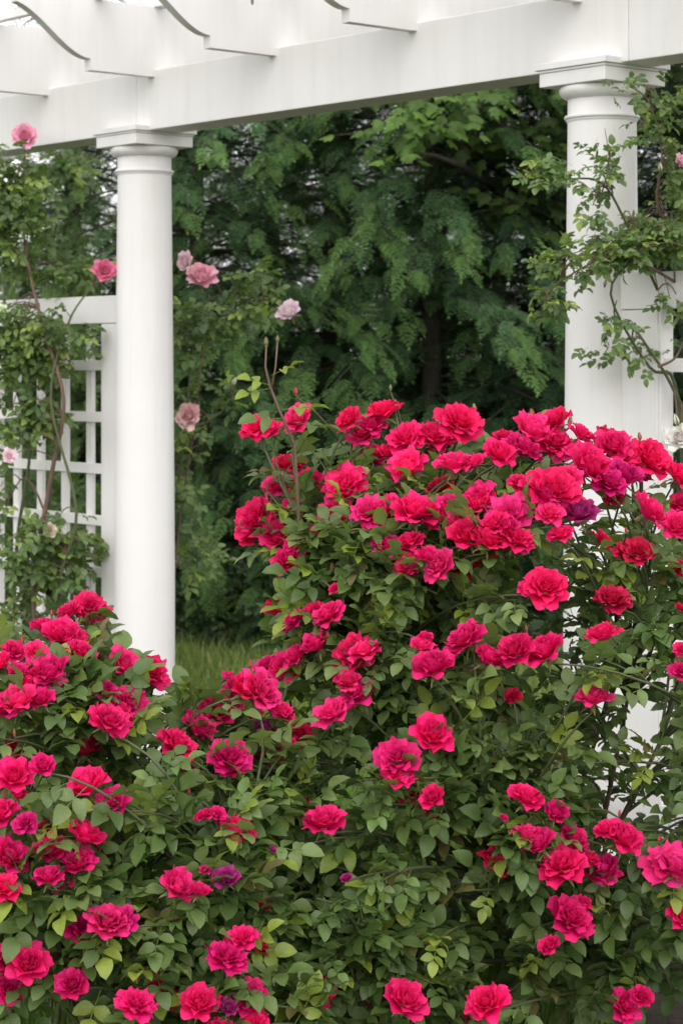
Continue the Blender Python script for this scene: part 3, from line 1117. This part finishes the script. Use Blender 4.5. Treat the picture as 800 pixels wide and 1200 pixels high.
PINK1, PINK2, PINK3, CREAM = (1.0, 0.60, 0.65), (0.95, 0.28, 0.42), (1.0, 0.84, 0.81), (1.0, 0.95, 0.82)
def g(px, y):        # ground point under a photo column
    return ((px - HX) / F * y, y, 0.0, 0)
make_climber('climbing rose with pale pink flowers scrambling over the left trellis',
    [([g(60, 8.9), (50, 900, 8.75), (40, 700, 8.7), (60, 560, 8.65), (75, 470, 8.6), (50, 380, 8.7), (30, 290, 8.9), (28, 210, 9.0), (30, 170, 9.0)], 0.012),
     ([g(20, 9.1), (15, 800, 9.0), (20, 640, 8.95), (35, 520, 8.9), (10, 420, 8.9), (5, 300, 9.0), (12, 215, 9.1)], 0.010),
     ([g(90, 8.8), (80, 850, 8.7), (70, 690, 8.6), (90, 600, 8.55), (60, 470, 8.6), (80, 380, 8.65), (105, 340, 8.7), (122, 325, 8.75)], 0.009),
     ([g(100, 8.9), (120, 800, 8.95), (60, 620, 8.8), (30, 560, 8.8), (5, 600, 8.9)], 0.008)],
    [(12, 250, 9.0, 40, 70, 0.12, 120), (42, 395, 8.75, 58, 46, 0.06, 95), (0, 440, 8.9, 26, 90, 0.08, 30), (42, 490, 8.7, 28, 34, 0.05, 34),
     (65, 645, 8.65, 54, 38, 0.06, 70), (0, 600, 8.85, 18, 70, 0.08, 10), (35, 720, 8.8, 50, 50, 0.08, 26), (90, 315, 9.1, 40, 22, 0.1, 40), (70, 200, 9.8, 50, 30, 0.2, 24),
     (25, 215, 9.0, 20, 20, 0.05, 8)],
    [(31, 162, 8.9, 32, PINK1), (123, 320, 8.6, 29, PINK2), (10, 536, 8.6, 18, PINK3), (58, 621, 8.6, 18, PINK3), (3, 365, 8.7, 16, CREAM)], 
    [(101, 643, 8.6, 0.02, CREAM), (73, 600, 8.6, 0.018, CREAM)], 21)
make_climber('arching climbing rose with pale pink blooms between the two columns, hugging the left column',
    [([g(175, 9.0), (190, 800, 9.0), (200, 640, 9.0), (215, 520, 9.0), (225, 420, 9.0), (235, 360, 9.0), (300, 330, 8.9)], 0.009),
     ([g(180, 9.1), (195, 700, 9.1), (205, 560, 9.1), (225, 470, 9.0), (224, 490, 9.0)], 0.008),
     ([g(185, 9.0), (210, 620, 9.0), (228, 500, 8.95), (240, 410, 8.9), (285, 362, 8.85), (322, 352, 8.8), (340, 378, 8.8)], 0.005),
     ([(235, 500, 8.9), (262, 480, 8.85), (275, 455, 8.8)], 0.005)],
    [(225, 395, 9.0, 26, 40, 0.10, 26), (265, 372, 8.9, 45, 20, 0.08, 22), (212, 560, 9.05, 16, 60, 0.08, 16), (230, 640, 9.1, 22, 40, 0.08, 14), (300, 322, 8.8, 18, 10, 0.04, 5),
     (220, 480, 9.0, 24, 36, 0.08, 10), (300, 352, 8.85, 30, 14, 0.04, 14), (262, 460, 8.85, 16, 16, 0.03, 5)],
    [(220, 307, 8.85, 24, PINK3), (235, 328, 8.8, 38, PINK1), (341, 369, 8.75, 30, PINK3), (224, 488, 8.8, 31, PINK1)],
    [(273, 451, 8.8, 0.03, CREAM)], 22, 200)
make_climber('climbing rose with fresh green leaves draped across the right column and right trellis',
    [([g(790, 6.7), (795, 900, 6.6), (800, 600, 6.55), (790, 450, 6.5), (760, 430, 6.45), (715, 345, 6.35), (745, 300, 6.35)], 0.009),
     ([(800, 480, 6.5), (780, 440, 6.45), (757, 405, 6.4), (742, 385, 6.4), (720, 370, 6.38), (722, 352, 6.36)], 0.006),
     ([(770, 340, 6.45), (735, 265, 6.4), (705, 215, 6.35), (665, 210, 6.3), (630, 215, 6.3), (608, 205, 6.3)], 0.005),
     ([(705, 225, 6.35), (713, 190, 6.35), (708, 150, 6.35)], 0.003),
     ([(800, 300, 6.5), (770, 240, 6.45), (775, 180, 6.4), (760, 120, 6.4), (735, 100, 6.35)], 0.005),
     ([(790, 330, 6.45), (730, 300, 6.3), (680, 315, 6.25), (650, 340, 6.2), (635, 365, 6.2)], 0.005),
     ([(770, 430, 6.4), (790, 420, 6.4), (800, 400, 6.4)], 0.005)],
    [(780, 278, 6.45, 48, 22, 0.08, 105), (725, 294, 6.35, 38, 13, 0.05, 46), (670, 310, 6.25, 36, 16, 0.05, 24), (640, 345, 6.2, 14, 20, 0.03, 13), (710, 200, 6.35, 18, 34, 0.04, 15),
     (640, 207, 6.3, 36, 8, 0.03, 16), (770, 140, 6.4, 26, 36, 0.05, 20), (792, 215, 6.45, 16, 50, 0.06, 30), (745, 108, 6.35, 22, 12, 0.03, 4), (785, 350, 6.4, 30, 12, 0.04, 5),
     (735, 400, 6.4, 46, 26, 0.04, 14), (700, 245, 6.35, 20, 14, 0.04, 4), (790, 420, 6.45, 20, 20, 0.05, 4), (715, 372, 6.35, 26, 6, 0.03, 3)],
    [(797, 193, 6.4, 22, PINK1), (798, 516, 6.3, 34, PINK3)],
    [(774, 200, 6.4, 0.022, CREAM), (708, 335, 6.35, 0.016, PINK3), (793, 498, 6.3, 0.03, CREAM)], 23, 300, (0.044, 0.072))
# tall bud-tipped shoot rising from the bush in front of the trees
sh = empty('rose_shoot', (0, 0, 0), 0, 'thin upright rose shoot with reddish stem and green buds, left end of the tall bush', 'rose shoot')
mb = MB()
mb.tube([at(345, 800, 4.7), at(352, 640, 4.65), at(345, 520, 4.6), at(326, 478, 4.6), at(316, 452, 4.6), at(311, 430, 4.6), at(312, 405, 4.6)], [0.004, 0.004, 0.0035, 0.003, 0.003, 0.0025, 0.002], 6)
mb.tube([at(318, 455, 4.6), at(323, 430, 4.6), at(325, 402, 4.6)], [0.0025, 0.002, 0.002], 5)
mb.build('stem', CANE_RED, sh, True)
add_bud(sh, at(312, 405, 4.6), (-.05, 0, 1), 0.016, (0.2, 0.25, 0.08))
add_bud(sh, at(325, 401, 4.6), (.05, 0, 1), 0.013, (0.2, 0.25, 0.08))
lb = LeafBag(LT, 'bush')
for (px, py, dx, dz) in ((318, 440, 1, .5), (316, 455, -1, -.2), (330, 480, 1, 0.1), (345, 495, 0.9, -0.1), (335, 490, -1, 0), (318, 452, -0.9, 0.3)):
    lb.add(at(px, py, 4.6), (dx, -0.4, dz), (0.1, -0.4, 1), 0.075 if py < 470 else 0.10, 3, 3 if py < 470 or dx > 0.9 else 1)
for it in lb.items:
    o = bpy.data.objects.new('leaf', leaf_data(it[1], it[2], LT, 'bush'))
    COL.objects.link(o)
    o.parent = sh
    o.matrix_basis = Matrix.Translation(it[4]) @ Matrix(it[3].tolist()).to_4x4()

# ------------------------------------------------------------------ conifers
def frond_template(seed):
    """flat feathery spray, axis along +y, length 1, face up +z"""
    rs = random.Random(seed)
    V, Fs, sh = [], [], []
    def tri(a, b, c, s):
        o = len(V)
        V.extend([a, b, c]); Fs.append((o, o + 1, o + 2)); sh.extend(s)
    def P(x, y):
        return np.array((x, y, -0.22 * y * y - 0.35 * x * x))
    def needle(p, ang, L, wd, s):
        d = np.array((math.sin(ang), math.cos(ang), 0.0))
        n = np.array((d[1], -d[0], 0.0))
        dz = np.array((0, 0, rs.uniform(-0.10, 0.04) * L * 3))
        tri(tuple(p - n * wd), tuple(p + n * wd), tuple(p + d * L + dz), (s * 0.85, s * 0.85, s * 1.3))
    nb = 7
    for i in range(nb):
        t = (i + 0.6) / nb
        for sd in (-1, 1):
            L = 0.36 * math.sin(math.pi * min(1, t * 0.62 + 0.32)) ** 1.2 * rs.uniform(0.8, 1.1) * (1.05 - 0.45 * t)
            ang = sd * (R(52) + rs.uniform(-0.12, 0.12) - 0.25 * t)
            p0 = P(0, t)
            k = 3
            for j in range(k):
                u = (j + 0.4) / k
                q = P(math.sin(ang) * L * u, t + math.cos(ang) * L * u)
                for s2 in (-1, 1):
                    needle(q, ang + s2 * R(38), L * 0.52 * (1.1 - 0.5 * u), 0.015, 0.8 + 0.35 * u)
            needle(P(math.sin(ang) * L * 0.5, t + math.cos(ang) * L * 0.5), ang, L * 0.62, 0.018, 1.1)
            needle(p0, ang, L * 0.6, 0.018, 0.9)
    for j in range(4):
        needle(P(0, 0.9), rs.uniform(-0.5, 0.5), 0.2, 0.012, 1.2)
    return np.array(V), np.array(Fs), np.array(sh)
FRONDS = [frond_template(i) for i in range(3)]

def conifer_meshes(seed, H, spread, col, per_limb=38, tipcol=(1.35, 1.3, 0.9), dens=1.0, droop=0.4, fl=(0.17, 0.27)):
    rs = random.Random(seed)
    items = [[], [], []]
    limbs = MB()
    z = 0.15
    a = rs.uniform(0, 6)
    while z < H - 0.2:
        frac = z / H
        Lmax = spread * (1 - frac) ** 0.75 * (0.75 + 0.25 * min(1, z / 0.6))
        nl = 3 if z < 4.0 else 2
        for k in range(nl):
            a += 2.4 + rs.uniform(-0.3, 0.3)
            L = Lmax * rs.uniform(0.62, 1.12) + 0.15
            dirv = Vector((math.cos(a), math.sin(a), 0))
            up0 = rs.uniform(0.02, 0.25)
            zz = z + rs.uniform(-0.06, 0.06)
            bright = rs.uniform(0.72, 1.28)
            P = []
            for i in range(7):
                t = i / 6
                P.append(Vector((0, 0, zz)) + dirv * (L * t) + Vector((0, 0, up0 * L * t - droop * L * t * t)))
            limbs.tube(P, [0.011 * (1 - 0.8 * i / 6) for i in range(7)], 4, cap=False)
            m = max(4, int(per_limb * dens * L / spread * (1.0 if z < 4.0 else 0.4)))
            for j in range(m):
                t = 0.06 + 0.94 * (j + rs.random()) / m
                if j < 3:
                    t = rs.uniform(0.0, 0.16)
                i0 = min(5, int(t * 6))
                p = P[i0].lerp(P[i0 + 1], t * 6 - i0)
                tan = (P[i0 + 1] - P[i0]).normalized()
                sd = 1 if j % 2 else -1
                ang = sd * R(rs.uniform(18, 62)) * (1.1 - 0.6 * t)
                d = Matrix.Rotation(ang, 3, 'Z') @ tan
                d.z -= rs.uniform(-0.1, 0.40)
                d.normalize()
                up = Vector((rs.uniform(-.3, .3), rs.uniform(-.3, .3), 1)) + dirv * 0.35
                up = (up - d * up.dot(d)).normalized()
                x = d.cross(up)
                s = rs.uniform(*fl) * (1.1 - 0.35 * t) * (1.0 if z < 4.0 else 1.9)
                M = np.array(Matrix((x, d, up)).transposed()) * s
                c = np.array(col) * bright * rs.uniform(0.85, 1.15)
                if t > 0.8:
                    c = c * np.array(tipcol)
                items[rs.randrange(3)].append((M, np.array(p) + RNG.normal(0, 0.04, 3), c))
        z += 0.10 if z < 4.0 else 0.25
    parts = []
    for s in range(3):
        V, Fs, shd = FRONDS[s]
        M = np.stack([i[0] for i in items[s]])
        T = np.stack([i[1] for i in items[s]])
        C = np.stack([i[2] for i in items[s]])
        parts.append(scatter(V, Fs, M, T, C, shd))
    v, f, c = join(parts)
    crown = np_mesh('crown', v, f, CONIFER, c)
    lo = limbs.build('limbs', BARK, None, True)
    lme = lo.data
    bpy.data.objects.remove(lo)
    tm = MB()
    tm.tube([(0, 0, -0.05), (0.02, 0, H * 0.3), (-0.02, 0.02, H * 0.65), (0, 0, H)], [0.065, 0.055, 0.035, 0.01], 8)
    to = tm.build('trunk', BARK, None, True)
    tme = to.data
    bpy.data.objects.remove(to)
    return crown, lme, tme

KIND = {
    'mid': conifer_meshes(1, 6.6, 1.55, (0.082, 0.155, 0.062)),
    'blue': conifer_meshes(2, 6.9, 1.45, (0.052, 0.108, 0.050)),
    'pale': conifer_meshes(3, 5.8, 1.35, (0.14, 0.21, 0.080), tipcol=(1.2, 1.2, 0.9), droop=0.75),
    'dark': conifer_meshes(4, 7.2, 1.6, (0.026, 0.056, 0.026), tipcol=(1.15, 1.2, 0.9)),
}
def conifer(x, y, kind, rz, sc, label):
    t = empty('conifer_tree', (x, y, 0), R(rz), label, 'tree', 'conifers in the belt behind the pergola')
    t.scale = (sc, sc, sc)
    cr, lm, tr = KIND[kind]
    link('trunk', tr, t)
    link('limbs', lm, t)['kind'] = 'stuff'
    link('crown', cr, t)
    return t
conifer(-3.3, 12.9, 'pale', 20, 0.64, 'short pale feathery conifer leftmost behind the left trellis')
conifer(-2.5, 12.3, 'pale', 250, 0.66, 'short pale feathery conifer second from the left, behind the left trellis')
conifer(-1.65, 12.9, 'pale', 140, 0.72, 'pale drooping conifer directly behind the left column')
conifer(-0.85, 12.6, 'mid', 70, 0.92, 'mid green conifer just right of the left column')
conifer(-0.05, 13.1, 'mid', 150, 1.0, 'mid green conifer between the left column and the top of the tall rose bush')
conifer(0.55, 12.7, 'mid', 200, 1.0, 'mid green conifer rising behind the top of the tall rose bush')
conifer(1.3, 12.9, 'blue', 10, 1.0, 'dark green conifer just left of the right column')
conifer(2.2, 12.8, 'dark', 100, 1.0, 'very dark conifer directly behind the right column')
conifer(3.2, 13.0, 'dark', 260, 1.05, 'very dark conifer behind the right trellis at the frame edge')
conifer(-3.4, 15.3, 'mid', 260, 0.62, 'green conifer in the rear row, far left behind the trellis')
conifer(-1.9, 15.3, 'blue', 60, 0.85, 'dark conifer in the rear row behind the left column')
conifer(-0.5, 15.0, 'blue', 310, 1.05, 'tall dark conifer in the rear row left of centre')
conifer(0.7, 15.3, 'dark', 80, 1.05, 'tall dark conifer in the rear row behind the centre')
conifer(1.9, 15.2, 'dark', 30, 1.05, 'tall dark conifer in the rear row left of the right column')
conifer(3.4, 15.3, 'dark', 170, 1.15, 'tall very dark conifer in the rear row behind the right column')

conifer(-4.5, 13.2, 'mid', 33, 0.7, 'green conifer at the far left end of the front row, outside the picture')
conifer(-5.8, 14.2, 'blue', 80, 0.8, 'dark conifer beyond the far left end of the front row')
conifer(4.5, 13.4, 'blue', 140, 1.0, 'dark conifer at the far right end of the front row')
for i_, (x_, k_, sc_, r_) in enumerate(((-4.4, 'blue', 0.55, 0), (-2.7, 'mid', 0.6, 90), (-1.3, 'blue', 1.0, 200), (0.0, 'blue', 1.15, 45), (1.3, 'blue', 1.15, 130), (2.7, 'dark', 1.2, 300), (4.4, 'dark', 1.2, 20))):
    conifer(x_, 17.4, k_, r_, sc_, ['low dark conifer at the far left of the last row', 'low green conifer, last row, behind the left trellis', 'dark conifer of the last row, seen through gaps right of the left column',
        'dark conifer of the last row, seen through gaps in the centre', 'dark conifer of the last row, seen through gaps left of the right column', 'very dark conifer of the last row behind the right column', 'very dark conifer at the far right of the last row'][i_])

# ------------------------------------------------------------------ broad leaved tree reaching over the conifers
def maple_leaf(seed):
    rs = random.Random(seed)
    out = [(0, 0), (0.30, 0.02), (0.52, 0.25), (0.36, 0.33), (0.50, 0.62), (0.26, 0.58), (0, 1.0), (-0.26, 0.58), (-0.50, 0.62), (-0.36, 0.33), (-0.52, 0.25), (-0.30, 0.02)]
    V = [(0, 0.38, 0.03)] + [(x, y, -0.25 * abs(x) + rs.uniform(-.04, .04) - 0.12 * y * y) for x, y in out]
    Fs = [(0, i + 1, (i + 1) % 12 + 1) for i in range(12)]
    return np.array(V), np.array(Fs), np.ones(13)
def broad_tree(loc, H, label, seed, clumps, col, leaf=(0.07, 0.11)):
    rs = random.Random(seed)
    t = empty('maple_tree', loc, 0, label, 'tree')
    tr = MB()
    base = Vector(loc)
    tr.tube([(0, 0, -0.05), (0.05, 0, H * 0.35), (0.0, 0.05, H * 0.7), (-0.1, 0, H)], [0.17, 0.13, 0.09, 0.03], 10)
    lm = MB()
    V, Fs, sh = maple_leaf(seed)
    Ms, Ts, Cs = [], [], []
    for (c, r, n, br) in clumps:
        c = Vector(c) - base
        s = Vector((0, 0, min(H * 0.75, max(1.0, c.z - 0.7))))
        lm.tube(curve(s, c, Vector((0, 0, 0.25)), 8), [0.05, 0.045, 0.038, 0.03, 0.025, 0.018, 0.012, 0.007], 6, cap=False)
        for i in range(n):
            u = Vector((rs.gauss(0, .5), rs.gauss(0, .5), rs.gauss(0, .5)))
            p = c + Vector((u.x * r[0], u.y * r[1], u.z * r[2]))
            d = Vector((u.x + rs.uniform(-.6, .6), u.y - 0.3, -0.5 + rs.uniform(-.4, .2))).normalized()
            up = Vector((rs.uniform(-.4, .4), rs.uniform(-.5, .3), 1))
            up = (up - d * up.dot(d)).normalized()
            M = np.array(Matrix((d.cross(up), d, up)).transposed()) * rs.uniform(*leaf)
            Ms.append(M); Ts.append(np.array(p)); Cs.append(np.array(col) * br * rs.uniform(0.75, 1.25))
            if i % 12 == 0:
                lm.tube([c, p], [0.006, 0.002], 3, cap=False)
    tr.build('trunk', BARK, t, True)
    lm.build('limbs', BARK, t, True)
    v, f, c = scatter(V, Fs, np.stack(Ms), np.stack(Ts), np.stack(Cs), sh)
    o = link('crown', np_mesh('crown', v, f, BROAD, c), t)
    return t
cl = [((at(485, 150, 11.3)), (0.26, 0.3, 0.10), 40, 1.25), ((at(540, 120, 11.3)), (0.30, 0.3, 0.10), 44, 1.1), ((at(475, 178, 11.3)), (0.08, 0.2, 0.10), 9, 1.4),
      ((at(560, 160, 12.2)), (0.30, 0.3, 0.14), 50, 0.7), ((at(640, 170, 12.2)), (0.30, 0.3, 0.25), 70, 0.6), ((at(610, 240, 12.3)), (0.40, 0.3, 0.25), 80, 0.5),
      ((at(450, 90, 11.6)), (0.4, 0.5, 0.12), 60, 0.9), ((at(620, 60, 11.9)), (0.8, 0.6, 0.3), 220, 0.7), ((at(760, 80, 12.0)), (0.8, 0.7, 0.3), 220, 0.5)]
broad_tree((1.55, 14.3, 0), 5.6, 'maple tree with bright green leaves showing just under the beam', 61, cl, (0.085, 0.15, 0.03))
def shrub(px, y, r, h, n, col, label, seed):
    rs = random.Random(seed)
    x = (px - HX) / F * y
    t = empty('shrub', (x, y, 0), 0, label, 'shrub', 'low shrubs at the foot of the conifers')
    st = MB()
    V, Fs, sh_ = LEAVES[0]
    Ms, Ts, Cs = [], [], []
    for i in range(14):
        a = rs.uniform(0, 6.28)
        st.tube(curve(Vector((0, 0, 0)), Vector((r * 0.6 * math.cos(a), r * 0.6 * math.sin(a), h * rs.uniform(0.5, 0.9))), Vector((0, 0, 0.1)), 5), [0.01, 0.008, 0.006, 0.004, 0.003], 5, cap=False)
    for i in range(n):
        u = Vector((rs.gauss(0, 1), rs.gauss(0, 1), rs.gauss(0, 1))).normalized() * (0.55 + 0.5 * rs.random() ** 0.6)
        p = Vector((u.x * r, u.y * r, h * 0.5 + u.z * h * 0.5))
        if p.z < 0.02:
            continue
        d = (u + Vector((rs.uniform(-.7, .7), rs.uniform(-.7, .7), rs.uniform(-.6, .3)))).normalized()
        up = Vector((rs.uniform(-.4, .4), rs.uniform(-.6, .2), 1))
        up = (up - d * up.dot(d)).normalized()
        Ms.append(np.array(Matrix((d.cross(up), d, up)).transposed()) * rs.uniform(0.10, 0.17)); Ts.append(np.array(p)); Cs.append(np.array(col) * rs.uniform(0.7, 1.3))
    st.build('stem', CANE, t, True)
    v, f, c = scatter(V, Fs, np.stack(Ms), np.stack(Ts), np.stack(Cs), sh_)
    link('foliage', np_mesh('foliage', v, f, LEAF, c), t)
shrub(290, 11.9, 0.35, 0.45, 300, (0.05, 0.09, 0.035), 'low leafy shrub on the lawn just right of the left column', 71)
shrub(30, 10.6, 0.55, 1.1, 520, (0.075, 0.13, 0.04), 'leafy green shrub seen through the left trellis', 72)
shrub(420, 11.6, 0.6, 0.9, 480, (0.035, 0.07, 0.03), 'dark low shrub behind the middle of the tall rose bush', 73)
